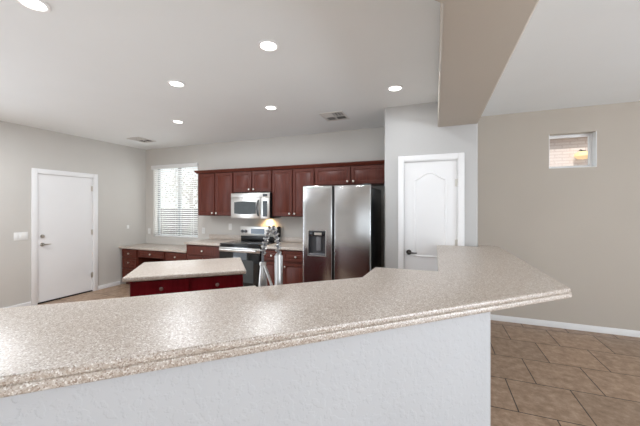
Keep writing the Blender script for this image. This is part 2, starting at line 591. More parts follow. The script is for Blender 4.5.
# arched two-panel pantry door (faces -y)
def offset_poly(p, dd):
    n = len(p)
    out = []
    for i in range(n):
        a, b, c = Vector(p[i - 1]), Vector(p[i]), Vector(p[(i + 1) % n])
        e1, e2 = (b - a).normalized(), (c - b).normalized()
        n1, n2 = Vector((-e1.y, e1.x)), Vector((-e2.y, e2.x))
        m = (n1 + n2)
        m = m / max(0.35, m.dot(n1)) if m.length > 1e-6 else n1
        out.append(tuple(b + m * dd))
    return out
def raised_panel(bm, poly, y):
    """moulded panel on a door face: loops stepping inwards; poly counter-clockwise in (x, z)"""
    loops = [(0, 0.0), (0.006, 0.010), (0.013, 0.010), (0.022, 0.0015), (0.034, 0.0015), (0.062, 0.008)]
    t = bmesh.new()
    rings = [[t.verts.new((x, y - h, z)) for x, z in offset_poly(poly, dd)] for dd, h in loops]
    n = len(poly)
    for A, B in zip(rings, rings[1:]):
        for i in range(n):
            t.faces.new((A[i], A[(i + 1) % n], B[(i + 1) % n], B[i]))
    t.faces.new(rings[-1])
    merge(bm, t)
d = thing('door_2', 'white arched panel pantry door with lever beside the refrigerator', 'door', (0, PY, 0), kind='structure')
bm = bmesh.new()
add_box(bm, D2[0] + 0.014, D2[1] - 0.014, 0.012, 0.047, 0.012, D2[3] - 0.014, 0.002, 1)
obj('slab', bm, 'white', d)
px0, px1 = -0.238, 0.124
bm = bmesh.new()
arch = []
for i in range(17):
    u = i / 16
    x = px1 + (px0 - px1) * u
    arch.append((x, 1.842 + 0.085 * (0.5 - 0.5 * math.cos(2 * PI * u)) ** 0.85))
raised_panel(bm, [(px0, 0.915), (px1, 0.915)] + arch, 0.012)
obj('upper_panel', bm, 'white', d)
bm = bmesh.new()
raised_panel(bm, [(px0, 0.19), (px1, 0.19), (px1, 0.72), (px0, 0.72)], 0.012)
obj('lower_panel', bm, 'white', d)
bm = bmesh.new()
cw = 0.062
add_box(bm, D2[0] - cw, D2[0] + 0.004, -0.018, -0.0005, 0, D2[3] + cw, 0.004)
add_box(bm, D2[1] - 0.004, D2[1] + cw, -0.018, -0.0005, 0, D2[3] + cw, 0.004)
add_box(bm, D2[0] + 0.004, D2[1] - 0.004, -0.018, -0.0005, D2[3] - 0.004, D2[3] + cw, 0.004)
for x0, x1 in ((D2[0], D2[0] + 0.011), (D2[1] - 0.011, D2[1])):
    add_box(bm, x0, x1, -0.001, 0.12, 0, D2[3])
add_box(bm, D2[0] + 0.011, D2[1] - 0.011, -0.001, 0.12, D2[3] - 0.011, D2[3])
obj('door_frame', bm, 'white', d)
lever(d, (D2[0] + 0.062, 0.012, 0.965), (0, -1, 0), (1, 0, 0), 'dark_metal')
box_obj('strike_plate', 'nickel', d, D2[0] + 0.006, D2[0] + 0.014, 0.002, 0.014, 0.93, 1.0)
for z in (0.22, 1.05, 1.745):
    bm = bmesh.new()
    add_cyl(bm, (D2[1] - 0.012, 0.004, z), (D2[1] - 0.012, 0.004, z + 0.09), 0.007, None, 10)
    add_box(bm, D2[1] - 0.036, D2[1] - 0.006, 0.006, 0.0125, z + 0.003, z + 0.087)
    obj('hinge', bm, 'nickel', d)

# ------------------------------------------------------------------ windows
def window(name, label, hole, y, mid=True, m='frame_grey'):
    x0, x1, z0, z1 = hole
    w = thing(name, label, 'window', (0, y, 0), kind='structure')
    fw = 0.035
    bm = bmesh.new()
    add_box(bm, x0, x0 + fw, -0.022, 0.022, z0, z1, 0.003)
    add_box(bm, x1 - fw, x1, -0.022, 0.022, z0, z1, 0.003)
    add_box(bm, x0 + fw, x1 - fw, -0.022, 0.022, z0, z0 + fw, 0.003)
    add_box(bm, x0 + fw, x1 - fw, -0.022, 0.022, z1 - fw, z1, 0.003)
    obj('window_frame', bm, m, w)
    if mid:
        xm = (x0 + x1) / 2
        box_obj('mullion', m, w, xm - 0.032, xm + 0.032, -0.02, 0.02, z0 + fw, z1 - fw, 0.003)
        spans = [(x0 + fw, xm - 0.032), (xm + 0.032, x1 - fw)]
    else:
        spans = [(x0 + fw, x1 - fw)]
    for a, b in spans:
        box_obj('pane', 'glass', w, a, b, -0.003, 0.003, z0 + fw, z1 - fw)
    return w
window('window_1', 'two pane kitchen window behind the white blind', W1, BY + 0.125)
w2 = window('window_2', 'small square high window in the beige wall', W2, RY + 0.125, False, 'white')
bm = bmesh.new()
for b in ((W2[0], W2[0] + 0.006, W2[2], W2[3]), (W2[1] - 0.006, W2[1], W2[2], W2[3]), (W2[0], W2[1], W2[2], W2[2] + 0.006)):
    add_box(bm, b[0], b[1], -0.124, -0.022, b[2], b[3])
obj('reveal', bm, 'white', w2)

bl = thing('window_blind', 'open white horizontal slat blind hanging in the kitchen window', 'blind', (0, BY, 0))
bm = bmesh.new()
add_box(bm, W1[0] - 0.02, W1[1] + 0.02, -0.045, -0.002, 2.305, 2.385, 0.006)
obj('valance', bm, 'blind', bl)
bm = bmesh.new()
z = 0.955
rot = Matrix.Rotation(R(-24), 3, 'X')
while z < 2.31:
    add_box(bm, W1[0] + 0.008, W1[1] - 0.008, 0.02, 0.07, z - 0.0014, z + 0.0014, rot=rot)
    z += 0.0415
obj('slats', bm, 'blind', bl)
bm = bmesh.new()
add_box(bm, W1[0] + 0.008, W1[1] - 0.008, 0.02, 0.07, 0.904, 0.930, 0.004)
obj('bottom_rail', bm, 'blind', bl)
for x in (W1[0] + 0.18, -4.94, W1[1] - 0.18):
    bm = bmesh.new()
    for y in (0.017, 0.073):
        add_box(bm, x - 0.003, x + 0.003, y - 0.001, y + 0.001, 0.93, 2.31)
    obj('ladder_cord', bm, 'blind', bl)

# ------------------------------------------------------------------ outside the windows
bm = bmesh.new()
add_box(bm, -30, 30, 4.85, 45, -0.3, -0.1)
tag(obj('ground_outside', bm, 'ground'), 'tan gravel yard beyond the kitchen window', 'ground', kind='structure')
bm = bmesh.new()
add_box(bm, -26, -3.2, 8.6, 8.8, -0.1, 1.42)
add_box(bm, -26, -3.2, 8.57, 8.83, 1.42, 1.47, 0.01)
tag(obj('yard_fence', bm, 'block'), 'grey block yard fence seen through the blind', 'fence')
tr = thing('yard_tree', 'pale sparse tree beyond the yard fence', 'tree', (-12.2, 12.5, -0.1))
bm = bmesh.new()
add_tube(bm, [(0, 0, 0), (0.05, 0, 1.2), (-0.03, 0, 2.2), (0.1, 0.05, 3.3)], [0.16, 0.12, 0.09, 0.04], 10)
for k in range(9):
    a = k * 2.4
    L = 0.9 + 0.3 * random.random()
    z0 = 1.6 + 0.15 * k
    add_tube(bm, [(0, 0, z0), (math.cos(a) * L * 0.5, math.sin(a) * L * 0.5, z0 + 0.4), (math.cos(a) * L, math.sin(a) * L, z0 + 0.65)], [0.05, 0.035, 0.012], 6)
obj('trunk', bm, 'bark', tr)
bm = bmesh.new()
for k in range(900):
    a, rr_ = random.random() * 2 * PI, 1.5 * random.random() ** 0.5
    c = Vector((math.cos(a) * rr_, math.sin(a) * rr_, 2.6 + random.gauss(0, 0.5)))
    s = 0.07
    e1 = Vector((random.gauss(0, 1), random.gauss(0, 1), random.gauss(0, 1))).normalized() * s
    e2 = e1.cross(Vector((random.gauss(0, 1), random.gauss(0, 1), random.gauss(0, 1)))).normalized() * s * 0.5
    bm.faces.new([bm.verts.new(c + e1), bm.verts.new(c + e2), bm.verts.new(c - e1), bm.verts.new(c - e2)])
obj('foliage', bm, 'leaf', tr)
# neighbour's house beyond the small high window
nh = thing('neighbour_house', 'pinkish tile roofed house beyond the small high window', 'house', (0, 0, -0.1))
bm = bmesh.new()
add_box(bm, 0.9, 10, 8.2, 12, 0, 3.2)
obj('house_wall', bm, 'house_brick', nh)
bm = bmesh.new()
add_box(bm, 0.7, 10.2, 7.98, 8.02, 3.13, 3.28, 0.005)
add_box(bm, 0.7, 10.2, 8.02, 8.3, 3.2, 3.23)
obj('fascia', bm, 'white', nh)
bm = bmesh.new()
add_prism(bm, [(0.6, 7.94), (10.3, 7.94), (10.3, 12), (0.6, 12)], 0, 0.06)
for v in bm.verts:
    v.co.z += 3.28 + (v.co.y - 7.94) * 0.33
obj('roof', bm, 'roof_tile', nh)
yl = thing('yellow_globe', 'pale yellow glowing globe outside the small high window', 'lamp', (2.97, 8.03, 2.63))  # yellow spot in the pane, built as an emissive globe on a bracket
bm = bmesh.new()
add_lathe(bm, [(0, -0.085), (0.09, -0.07), (0.15, -0.015), (0.14, 0.045), (0.07, 0.085), (0, 0.09)], 20)
obj('globe_shell', bm, 'yellow', yl)
bm = bmesh.new()
add_cyl(bm, (0, 0, 0.085), (0, 0, 0.11), 0.05, None, 16)
add_tube(bm, [(0, 0, 0.10), (0, 0.10, 0.14), (0, 0.168, 0.14)], 0.012, 8)
obj('globe_bracket', bm, 'dark_metal', yl)

# ------------------------------------------------------------------ cabinet builder
def front_panel(w, h, t=0.02, rail=0.055, flat=False):
    """overlay door or drawer front: local x centred, z from 0, face looks to -y"""
    bm = bmesh.new()
    bmesh.ops.create_cube(bm, size=1)
    for v in bm.verts:
        v.co = Vector((v.co.x * w, (v.co.y - 0.5) * t, (v.co.z + 0.5) * h))
    f = [x for x in bm.faces if x.normal.y < -0.9]
    rail = min(rail, h * 0.26, w * 0.3)
    bmesh.ops.bevel(bm, geom=[e for e in bm.edges], offset=0.003, segments=2, affect='EDGES')
    f = max((x for x in bm.faces if x.normal.y < -0.9), key=lambda x: x.calc_area())
    if not flat:
        bmesh.ops.inset_region(bm, faces=[f], thickness=rail, depth=0)
        bmesh.ops.inset_region(bm, faces=[f], thickness=0.007, depth=-0.007)
        bmesh.ops.inset_region(bm, faces=[f], thickness=min(0.02, h * 0.12), depth=0.0)
        bmesh.ops.inset_region(bm, faces=[f], thickness=min(0.012, h * 0.06), depth=0.005)
    return bm

KNOB = [(0, 0.0), (0.007, 0.0), (0.007, 0.012), (0.015, 0.018), (0.0165, 0.024), (0.013, 0.030), (0, 0.032)]
def knob(parent, x, z, y=-0.02):
    bm = bmesh.new()
    add_lathe(bm, KNOB, 16, Matrix.Translation((x, y, z)) @ Matrix.Rotation(R(90), 4, 'X'))
    return obj('knob', bm, 'nickel', parent)

def cabinet(name, label, cat, loc, w, h, depth, fronts, rotz=0, wood_m='cherry', toe=0.0, z0=0.0, group=None, flat=False):
    """origin at the front left bottom; body spans x 0..w, y 0..depth, z z0..h. fronts: (kind, x0, x1, z0, z1, knob x, knob z)"""
    c = thing(name, label, cat, loc, rotz, group)
    bm = bmesh.new()
    add_box(bm, 0, w, 0, depth, z0 + toe, h, 0.002, 1)
    if toe:
        add_box(bm, 0.0, w, 0.075, depth, z0, z0 + toe)
    obj('body', bm, wood_m, c)
    for kind, a, b, c0, c1, kx, kz in fronts:
        o = obj(kind, front_panel(b - a, c1 - c0, flat=(kind == 'drawer' and flat)), wood_m, c, ((a + b) / 2, -0.001, c0))
        knob(o, kx - (a + b) / 2, kz - c0)
    return c

# upper cabinets (face at y = 4.29, door overlay in front)
UY = 4.31
def upper(label, x0, x1, z0, z1=2.125):
    w = x1 - x0
    xm = w / 2
    fr = []
    for a, b, kx in ((0.012, xm - 0.008, xm - 0.045), (xm + 0.008, w - 0.012, xm + 0.045)):
        fr.append(('door', a, b, 0.012, z1 - z0 - 0.012, kx, 0.05))
    return cabinet('wall_cabinet', label, 'cabinet', (x0, UY, z0), w, z1 - z0, BY - UY - 0.001, fr, group='cherry wall cabinets')
upper('tall cherry wall cabinet between the window and the microwave', -4.045, -3.265, 1.36)
upper('short cherry wall cabinet directly above the microwave', -3.263, -2.500, 1.765)
upper('tall cherry wall cabinet between the microwave and the refrigerator', -2.498, -1.742, 1.36)
upper('low wide cherry wall cabinet above the refrigerator', -1.740, PXL - 0.002, 1.845)
bm = bmesh.new()
t = bmesh.new()
prof = [(0.0, 0.0), (-0.022, 0.0), (-0.030, 0.012), (-0.052, 0.040), (-0.052, 0.052), (0.0, 0.052)]
L, Rr = [], []
for y, z in prof:
    L.append(t.verts.new((-4.045 + (y if y < -0.001 else 0), y, z)))
    Rr.append(t.verts.new((PXL - 0.003, y, z)))
n = len(prof)
for i in range(n):
    t.faces.new((L[i], L[(i + 1) % n], Rr[(i + 1) % n], Rr[i]))
t.faces.new(L[::-1]); t.faces.new(Rr)
bmesh.ops.recalc_face_normals(t, faces=t.faces[:])
merge(bm, t)
add_box(bm, -4.045, PXL - 0.003, 0.0, BY - UY - 0.001, 0.0, 0.02)
tag(obj('crown_molding', bm, 'cherry', None, (0, UY, 2.1255)), 'dark cherry crown molding along the tops of the wall cabinets', 'molding')

# base cabinets on the back wall
FY = 4.02
HB = 0.87
cabinet('base_cabinet', 'cherry base cabinet between the desk and the range', 'cabinet', (-4.035, FY, 0), 0.745, HB, BY - FY - 0.002,
        [('drawer', 0.02, 0.725, 0.70, 0.85, 0.372, 0.775), ('door', 0.02, 0.367, 0.125, 0.675, 0.33, 0.62), ('door', 0.378, 0.725, 0.125, 0.675, 0.415, 0.62)], toe=0.1, group='cherry base cabinets', flat=True)
cabinet('base_cabinet', 'narrow cherry base cabinet beside the range, behind the faucet', 'cabinet', (-2.492, FY, 0), 0.338, HB, BY - FY - 0.002,
        [('drawer', 0.015, 0.325, 0.70, 0.85, 0.17, 0.775), ('door', 0.015, 0.325, 0.125, 0.675, 0.285, 0.62)], toe=0.1, group='cherry base cabinets')
cabinet('base_cabinet', 'cherry base cabinet beside the refrigerator', 'cabinet', (-2.152, FY, 0), 0.50, HB, BY - FY - 0.002,
        [('drawer', 0.02, 0.48, 0.70, 0.85, 0.235, 0.775), ('door', 0.02, 0.48, 0.125, 0.675, 0.06, 0.62)], toe=0.1, group='cherry base cabinets')

def slab(name, label, poly, z0, z1, cat='countertop', bev=0.009):
    bm = bmesh.new()
    add_prism(bm, poly, z0, z1, bev, 3, 'caps')
    return tag(obj(name, bm, 'counter'), label, cat)
rect = lambda x0, x1, y0, y1: [(x0, y0), (x1, y0), (x1, y1), (x0, y1)]
slab('countertop', 'pale speckled countertop between the desk and the range', rect(-4.055, -3.285, 3.985, BY - 0.001), HB + 0.001, 0.912)
slab('countertop', 'pale speckled countertop between the range and the refrigerator', rect(-2.495, -1.645, 3.985, BY - 0.001), HB + 0.001, 0.912)
def splash(label, x0, x1):
    bm = bmesh.new()
    add_box(bm, x0, x1, BY - 0.02, BY - 0.0005, 0.913, 1.0, 0.004)
    tag(obj('backsplash', bm, 'counter'), label, 'backsplash')
splash('low speckled backsplash beside the window, left of the range', -4.055, -3.285)
splash('low speckled backsplash between the range and the refrigerator', -2.495, -1.645)

# desk run, lower than the counters
DY = 4.075
HD = 0.712
cabinet('desk_cabinet', 'cherry stack of three drawers in the corner by the slab door wall', 'cabinet', (-5.71, DY, 0), 0.43, HD, BY - DY - 0.002,
        [('drawer', 0.015, 0.41, 0.555, 0.695, 0.212, 0.625), ('drawer', 0.015, 0.41, 0.335, 0.54, 0.212, 0.45), ('drawer', 0.015, 0.41, 0.11, 0.32, 0.212, 0.22)], toe=0.1, group='cherry desk cabinets')
kd = thing('kneehole_desk', 'open cherry knee space of the desk with one shallow pencil drawer', 'desk', (-5.275, DY, 0))
bm = bmesh.new()
add_box(bm, 0.0, 0.695, 0.0, 0.45, 0.565, HD, 0.002, 1)
obj('body', bm, 'cherry', kd)
o = obj('drawer', front_panel(0.65, 0.125), 'cherry', kd, (0.3475, -0.001, 0.575))
knob(o, 0, 0.065)
bm = bmesh.new()
add_box(bm, 0.0, 0.695, BY - DY - 0.03, BY - DY - 0.002, 0.0, HD)
obj('back_panel', bm, 'cherry', kd)
cabinet('desk_cabinet', 'cherry drawer cabinet ending the desk beside the taller counter', 'cabinet', (-4.578, DY, 0), 0.52, HD, BY - DY - 0.002,
        [('drawer', 0.02, 0.50, 0.555, 0.695, 0.26, 0.625), ('drawer', 0.02, 0.50, 0.335, 0.54, 0.26, 0.45), ('drawer', 0.02, 0.50, 0.11, 0.32, 0.26, 0.22)], toe=0.1, group='cherry desk cabinets')
slab('desk_countertop', 'low pale speckled desk top under the kitchen window', rect(LX + 0.002, -4.057, 4.035, BY - 0.001), HD + 0.001, 0.752)

# ------------------------------------------------------------------ range
rg = thing('range', 'black and stainless electric range with cooktop under the microwave', 'range', (-3.28, 3.965, 0))
RW = 0.782
bm = bmesh.new()
add_box(bm, 0.003, RW - 0.003, 0.03, 0.64, 0.03, 0.905, 0.004)
add_box(bm, 0.03, RW - 0.03, 0.06, 0.60, 0.0, 0.03)
obj('body', bm, 'black', rg)
bm = bmesh.new()
add_box(bm, 0.0, RW, 0.0, 0.64, 0.905, 0.925, 0.005)
obj('cooktop', bm, 'black_glass', rg)
od = box_obj('oven_door', 'black_glass', rg, 0.006, RW - 0.006, -0.012, 0.028, 0.20, 0.895, 0.005)
box_obj('door_trim', 'steel_bright', od, 0.006, RW - 0.006, -0.020, -0.0125, 0.80, 0.872, 0.003)
bm = bmesh.new()
add_tube(bm, [(0.05, -0.058, 0.838), (RW - 0.05, -0.058, 0.838)], 0.018, 14)
for x in (0.09, RW - 0.09):
    add_cyl(bm, (x, -0.056, 0.838), (x, -0.020, 0.838), 0.010, None, 10)
obj('handle', bm, 'steel_bright', od)
box_obj('oven_window', 'grey_glass', od, 0.13, RW - 0.13, -0.0145, -0.0122, 0.33, 0.68, 0.001, 1)
dr = box_obj('drawer', 'black', rg, 0.006, RW - 0.006, -0.008, 0.028, 0.05, 0.19, 0.005)
bm = bmesh.new()
add_box(bm, 0.012, RW - 0.012, 0.555, 0.640, 0.925, 1.02, 0.004)
add_box(bm, RW - 0.030, RW - 0.004, 0.545, 0.642, 1.0, 1.178, 0.003)
obj('backguard', bm, 'black', rg)
cp = bmesh.new()
rot = Matrix.Rotation(R(-8), 3, 'X')
add_box(cp, 0.008, RW - 0.031, 0.545, 0.635, 1.005, 1.175, 0.006)
cp = obj('control_panel', cp, 'steel_bright', rg)
box_obj('display', 'display', cp, 0.235, 0.51, 0.5415, 0.5445, 1.045, 1.135, 0.001, 1)
for x in (0.055, 0.125, 0.60, 0.675):
    bm = bmesh.new()
    add_cyl(bm, (x, 0.5448, 1.085), (x, 0.520, 1.085), 0.027, 0.022, 18)
    add_box(bm, x - 0.003, x + 0.003, 0.514, 0.520, 1.066, 1.104)
    obj('knob', bm, 'grey_plastic', cp)
for x, y, r_ in ((0.2, 0.18, 0.10), (0.57, 0.18, 0.08), (0.2, 0.42, 0.075), (0.57, 0.42, 0.10)):
    bm = bmesh.new()
    add_lathe(bm, [(r_ - 0.004, 0.9252), (r_ - 0.004, 0.9262), (r_, 0.9262), (r_, 0.9252)], 32, Matrix.Translation((x, y, 0)))
    obj('burner_ring', bm, 'dark_plastic', rg)

# ------------------------------------------------------------------ microwave
mw = thing('microwave', 'stainless over the range microwave with smoked window', 'microwave', (-3.258, 4.225, 1.325))
MW, MH = 0.756, 0.425
bm = bmesh.new()
add_box(bm, 0.004, MW - 0.004, 0.022, BY - 4.225 - 0.002, 0.004, MH, 0.004)
obj('body', bm, 'black', mw)
box_obj('vent_strip', 'steel_bright', mw, 0, MW, 0.0, 0.022, MH - 0.075, MH, 0.004)
md = bmesh.new()
add_box(md, 0, 0.585, 0.0, 0.022, 0.0, MH - 0.078, 0.004)
md = obj('door', md, 'steel_bright', mw)
poly = []
x0, x1, z0, z1, bulge = 0.068, 0.50, 0.082, 0.272, 0.014
for i in range(13):
    u = i / 12
    poly.append((x0 + (x1 - x0) * u, z0 - bulge * (1 - (2 * u - 1) ** 2)))
for i in range(13):
    u = i / 12
    poly.append((x1 + (x0 - x1) * u, z1 + bulge * (1 - (2 * u - 1) ** 2)))
bm = bmesh.new()
add_prism(bm, [(x, z) for x, z in poly], 0.0002, 0.003)
bmesh.ops.transform(bm, matrix=Matrix.Rotation(R(90), 4, 'X'), verts=bm.verts[:])
obj('window', bm, 'grey_glass', md)
bm = bmesh.new()
add_tube(bm, [(0.548, -0.002, 0.045), (0.546, -0.030, 0.09), (0.544, -0.040, 0.17), (0.546, -0.030, 0.26), (0.548, -0.002, 0.305)], [0.012, 0.013, 0.013, 0.013, 0.012], 12)
obj('handle', bm, 'dark_plastic', md)
cp = box_obj('control_panel', 'steel_bright', mw, 0.588, MW, 0.0, 0.022, 0.0, MH - 0.078, 0.004)
box_obj('keypad', 'black_glass', cp, 0.632, 0.716, -0.0025, -0.0002, 0.035, 0.29, 0.001, 1)
box_obj('display', 'black_glass', mw, 0.632, 0.716, -0.0025, -0.0002, MH - 0.060, MH - 0.020, 0.001, 1)
bm = bmesh.new()
add_box(bm, 0.44, 0.54, 0.20, 0.27, 0.0005, 0.0045)
obj('hood_lamp', bm, 'warm_lens', mw)
area_light('hood_lamp_light', (-3.258 + 0.53, 4.225 + 0.30, 1.322), (R(18), 0, 0), 0.08, 0.05, 1.6, (1.0, 0.62, 0.28), 130)

# ------------------------------------------------------------------ refrigerator
fr = thing('refrigerator', 'stainless side by side refrigerator with dispenser beside the pantry', 'refrigerator', (-1.632, 3.60, 0))
FW, FH = 0.905, 1.787
bm = bmesh.new()
add_box(bm, 0.006, FW - 0.006, 0.075, 0.80, 0.02, FH - 0.025, 0.006)
add_box(bm, 0.03, FW - 0.03, 0.10, 0.78, 0.0, 0.02)
obj('body', bm, 'black', fr)
def fridge_door(x0, x1, hole=None):
    """steel door with rounded face; hole = (x0, x1, z0, z1) for the dispenser recess"""
    bm = bmesh.new()
    z0, z1 = 0.06, FH
    if not hole:
        add_box(bm, x0, x1, 0.0, 0.068, z0, z1, 0.014, 4)
    else:
        t = bmesh.new()
        bmesh.ops.create_cube(t, size=1)
        for v in t.verts:
            v.co = Vector((x0 + (v.co.x + 0.5) * (x1 - x0), (v.co.y + 0.5) * 0.068, z0 + (v.co.z + 0.5) * (z1 - z0)))
        bmesh.ops.bevel(t, geom=t.edges[:], offset=0.014, segments=4, profile=0.5, affect='EDGES')
        f = max((q for q in t.faces if q.normal.y < -0.9), key=lambda q: q.calc_area())
        outer = list(f.verts)
        t.faces.remove(f)
        hx0, hx1, hz0, hz1 = hole
        inner = [t.verts.new((x, 0.0, z)) for x, z in ((hx0, hz0), (hx1, hz0), (hx1, hz1), (hx0, hz1))]
        back = [t.verts.new((v.co.x, 0.055, v.co.z)) for v in inner]
        key = lambda v: (v.co.x > (x0 + x1) / 2, v.co.z > (z0 + z1) / 2)
        o = {key(v): v for v in outer}
        oo = [o[(False, False)], o[(True, False)], o[(True, True)], o[(False, True)]]
        for i in range(4):
            j = (i + 1) % 4
            t.faces.new((oo[i], oo[j], inner[j], inner[i]))
            t.faces.new((inner[i], inner[j], back[j], back[i]))
        t.faces.new(back)
        bmesh.ops.recalc_face_normals(t, faces=t.faces[:])
        merge(bm, t)
    return bm
HX = (0.085, 0.322, 0.885, 1.205)
XS = 0.424
ld = obj('freezer_door', fridge_door(0.0, XS - 0.014, HX), 'steel', fr)
rd = obj('fridge_door', fridge_door(XS + 0.014, FW), 'steel', fr)
box_obj('handle_channel', 'black', fr, XS - 0.03, XS + 0.03, 0.03, 0.074, 0.07, FH - 0.01)
ds = bmesh.new()
add_box(ds, HX[0] + 0.001, HX[1] - 0.001, 0.048, 0.0545, HX[2] + 0.001, HX[3] - 0.001)
add_box(ds, HX[0] + 0.001, HX[0] + 0.006, 0.004, 0.048, HX[2] + 0.001, HX[3] - 0.001)
add_box(ds, HX[1] - 0.006, HX[1] - 0.001, 0.004, 0.048, HX[2] + 0.001, HX[3] - 0.001)
add_box(ds, HX[0] + 0.006, HX[1] - 0.006, 0.004, 0.048, HX[3] - 0.012, HX[3] - 0.001)
ds = obj('dispenser', ds, 'dark_plastic', ld)
bm = bmesh.new()
fx0, fx1, fz0, fz1 = HX[0] - 0.009, HX[1] + 0.009, HX[2] - 0.009, HX[3] + 0.009
add_box(bm, fx0, HX[0], -0.005, 0.002, fz0, fz1, 0.001, 1)
add_box(bm, HX[1], fx1, -0.005, 0.002, fz0, fz1, 0.001, 1)
add_box(bm, HX[0], HX[1], -0.005, 0.002, fz0, HX[2], 0.001, 1)
obj('dispenser_frame', bm, 'steel_bright', ld)
bm = bmesh.new()
add_box(bm, HX[0] + 0.015, HX[1] - 0.015, -0.004, 0.04, HX[3] - 0.065, HX[3] - 0.013, 0.004)
obj('dispenser_panel', bm, 'black_glass', ld)
bm = bmesh.new()
add_box(bm, HX[0] + 0.085, HX[0] + 0.185, -0.007, -0.0045, HX[3] - 0.055, HX[3] - 0.022, 0.001, 1)
obj('dispenser_button', bm, 'nickel', ld)
bm = bmesh.new()
add_box(bm, HX[0] + 0.10, HX[0] + 0.165, 0.025, 0.046, HX[2] + 0.06, HX[3] - 0.075, 0.006)
obj('dispenser_paddle', bm, 'grey_plastic', ld)
box_obj('drip_tray', 'grey_plastic', ld, HX[0] + 0.007, HX[1] - 0.007, 0.002, 0.047, HX[2] + 0.002, HX[2] + 0.022, 0.003)
for x in (0.06, FW - 0.06):
    box_obj('hinge_cover', 'dark_plastic', fr, x - 0.045, x + 0.045, 0.02, 0.15, FH - 0.018, FH + 0.012, 0.006)
box_obj('kick_plate', 'black', fr, 0.01, FW - 0.01, 0.03, 0.075, 0.0, 0.055)

# ------------------------------------------------------------------ island
IA = math.atan2(0.65, 0.78)
il = (-2.462, 1.752)
IL, IDP = 1.02, 0.77
def iw(x, y):
    return (il[0] + x * math.cos(IA) - y * math.sin(IA), il[1] + x * math.sin(IA) + y * math.cos(IA))
o0 = iw(0.045, 0.05)
cabinet('kitchen_island', 'dark red cherry island cabinet with two drawers under the pale top', 'island', (o0[0], o0[1], 0), IL - 0.07, 0.87, IDP - 0.09,
        [('drawer', 0.02, 0.475, 0.665, 0.858, 0.25, 0.79), ('drawer', 0.495, IL - 0.09, 0.665, 0.858, 0.715, 0.79),
         ('door', 0.02, 0.475, 0.125, 0.645, 0.43, 0.59), ('door', 0.495, IL - 0.09, 0.125, 0.645, 0.54, 0.59)], rotz=IA, wood_m='red_cherry', toe=0.1, flat=True)
slab('island_countertop', 'pale speckled top on the red cherry island', [iw(0, 0), iw(IL, 0), iw(IL, IDP), iw(0, IDP)], 0.871, 0.912, bev=0.012)

# ------------------------------------------------------------------ raised bar
d_in = Vector((0.748, 0.663)).normalized()
in1 = Vector((-0.425, 1.833))
def bar_poly(s):
    """plan outline of the bar top, its outer edges pulled in by s"""
    ft = tip + Vector((-s * 1.45, s * 0.25))
    ftl = Vector((0.687, 1.986)) - du * 4.0 + dn * s
    inl = in1 - d_in * 3.2
    return [tuple(ft), (0.672 - s, 3.90), (PXR + 0.004, 3.90), (PXR + 0.004, PY - 0.003), (0.021, PY - 0.003), (0.021, 2.19), (-0.408, 2.182), tuple(in1), tuple(inl), tuple(ftl)]
bm = bmesh.new()
add_prism(bm, bar_poly(0.0)[::-1], 1.0175, 1.0455, 0.006, 3, 'caps')
add_prism(bm, bar_poly(0.004)[::-1], 1.044, 1.07, 0.007, 3, 'caps')
tag(obj('bar_countertop', bm, 'counter'), 'long angled speckled beige bar top on the half wall', 'countertop')

# lower sink counter behind the bar
u2 = d_in
n2 = Vector((-u2.y, u2.x))
def S2(u, n):
    v = in1 + u2 * u + n2 * n
    return (v.x, v.y)
bm = bmesh.new()
add_prism(bm, [S2(-3.0, 0.05), S2(-0.05, 0.05), S2(-0.05, 0.58), S2(-0.55, 0.58), S2(-0.56, 0.65), S2(-3.0, 0.65)], 0.871, 0.912, 0.009, 3, 'caps')
tag(obj('sink_countertop', bm, 'counter'), 'lower speckled sink counter tucked behind the raised bar', 'countertop')
bm = bmesh.new()
add_prism(bm, [S2(-3.0, -0.02), S2(-0.07, -0.02), S2(-0.07, 0.54), S2(-3.0, 0.54)], 0.0, 0.87)
tag(obj('sink_cabinet', bm, 'cherry'), 'cherry sink base hidden behind the raised bar', 'cabinet')

# ------------------------------------------------------------------ faucet
rvec = Vector((math.cos(YAW), math.sin(YAW), 0))
fvec = Vector((-math.sin(YAW), math.cos(YAW), 0))
lv = (-rvec + fvec).normalized()                  # direction the spring arches over
fbase = (fvec + rvec * ((278.5 - 320) / 299)) * 1.8
fc = thing('faucet', 'chrome spring neck faucet rising behind the bar top', 'faucet', (fbase.x, fbase.y, 0.913))
bm = bmesh.new()
add_lathe(bm, [(0, 0), (0.032, 0), (0.032, 0.008), (0.024, 0.016), (0.020, 0.03), (0.018, 0.30), (0.014, 0.315), (0, 0.315)], 22)
for a in (0.6, 2.7):
    add_cyl(bm, (0.021 * math.cos(a + YAW), 0.021 * math.sin(a + YAW), 0.03), (0.021 * math.cos(a + YAW), 0.021 * math.sin(a + YAW), 0.30), 0.006, None, 10)
obj('column', bm, 'chrome', fc)
reach = 0.165
path = []
zt = 0.33
for u, z in ((0, 0.30), (0.02, 0.345), (0.06, 0.39), (0.14, 0.428), (0.26, 0.455), (0.38, 0.465), (0.50, 0.458), (0.62, 0.44), (0.75, 0.405), (0.87, 0.362), (0.95, 0.325), (1.0, 0.295)):
    path.append(lv * reach * u + Vector((0, 0, z)))
path = [Vector((0, 0, 0.25))] + path + [lv * reach + Vector((0, 0, 0.27)), lv * reach + Vector((0, 0, 0.235))]
bm = bmesh.new()
add_tube(bm, path, 0.0075, 10)
obj('hose', bm, 'grey_plastic', fc)
bm = bmesh.new()
add_tube(bm, coil(path[1:-2], 0.0155, 14, 10), 0.0048, 8)
obj('spring', bm, 'chrome', fc)
bm = bmesh.new()
add_lathe(bm, [(0, 0.05), (0.027, 0.05), (0.030, 0.06), (0.028, 0.10), (0.022, 0.17), (0.016, 0.225), (0.013, 0.24), (0, 0.24)], 22, Matrix.Translation(lv * reach))
obj('spray_head', bm, 'chrome', fc)
bm = bmesh.new()
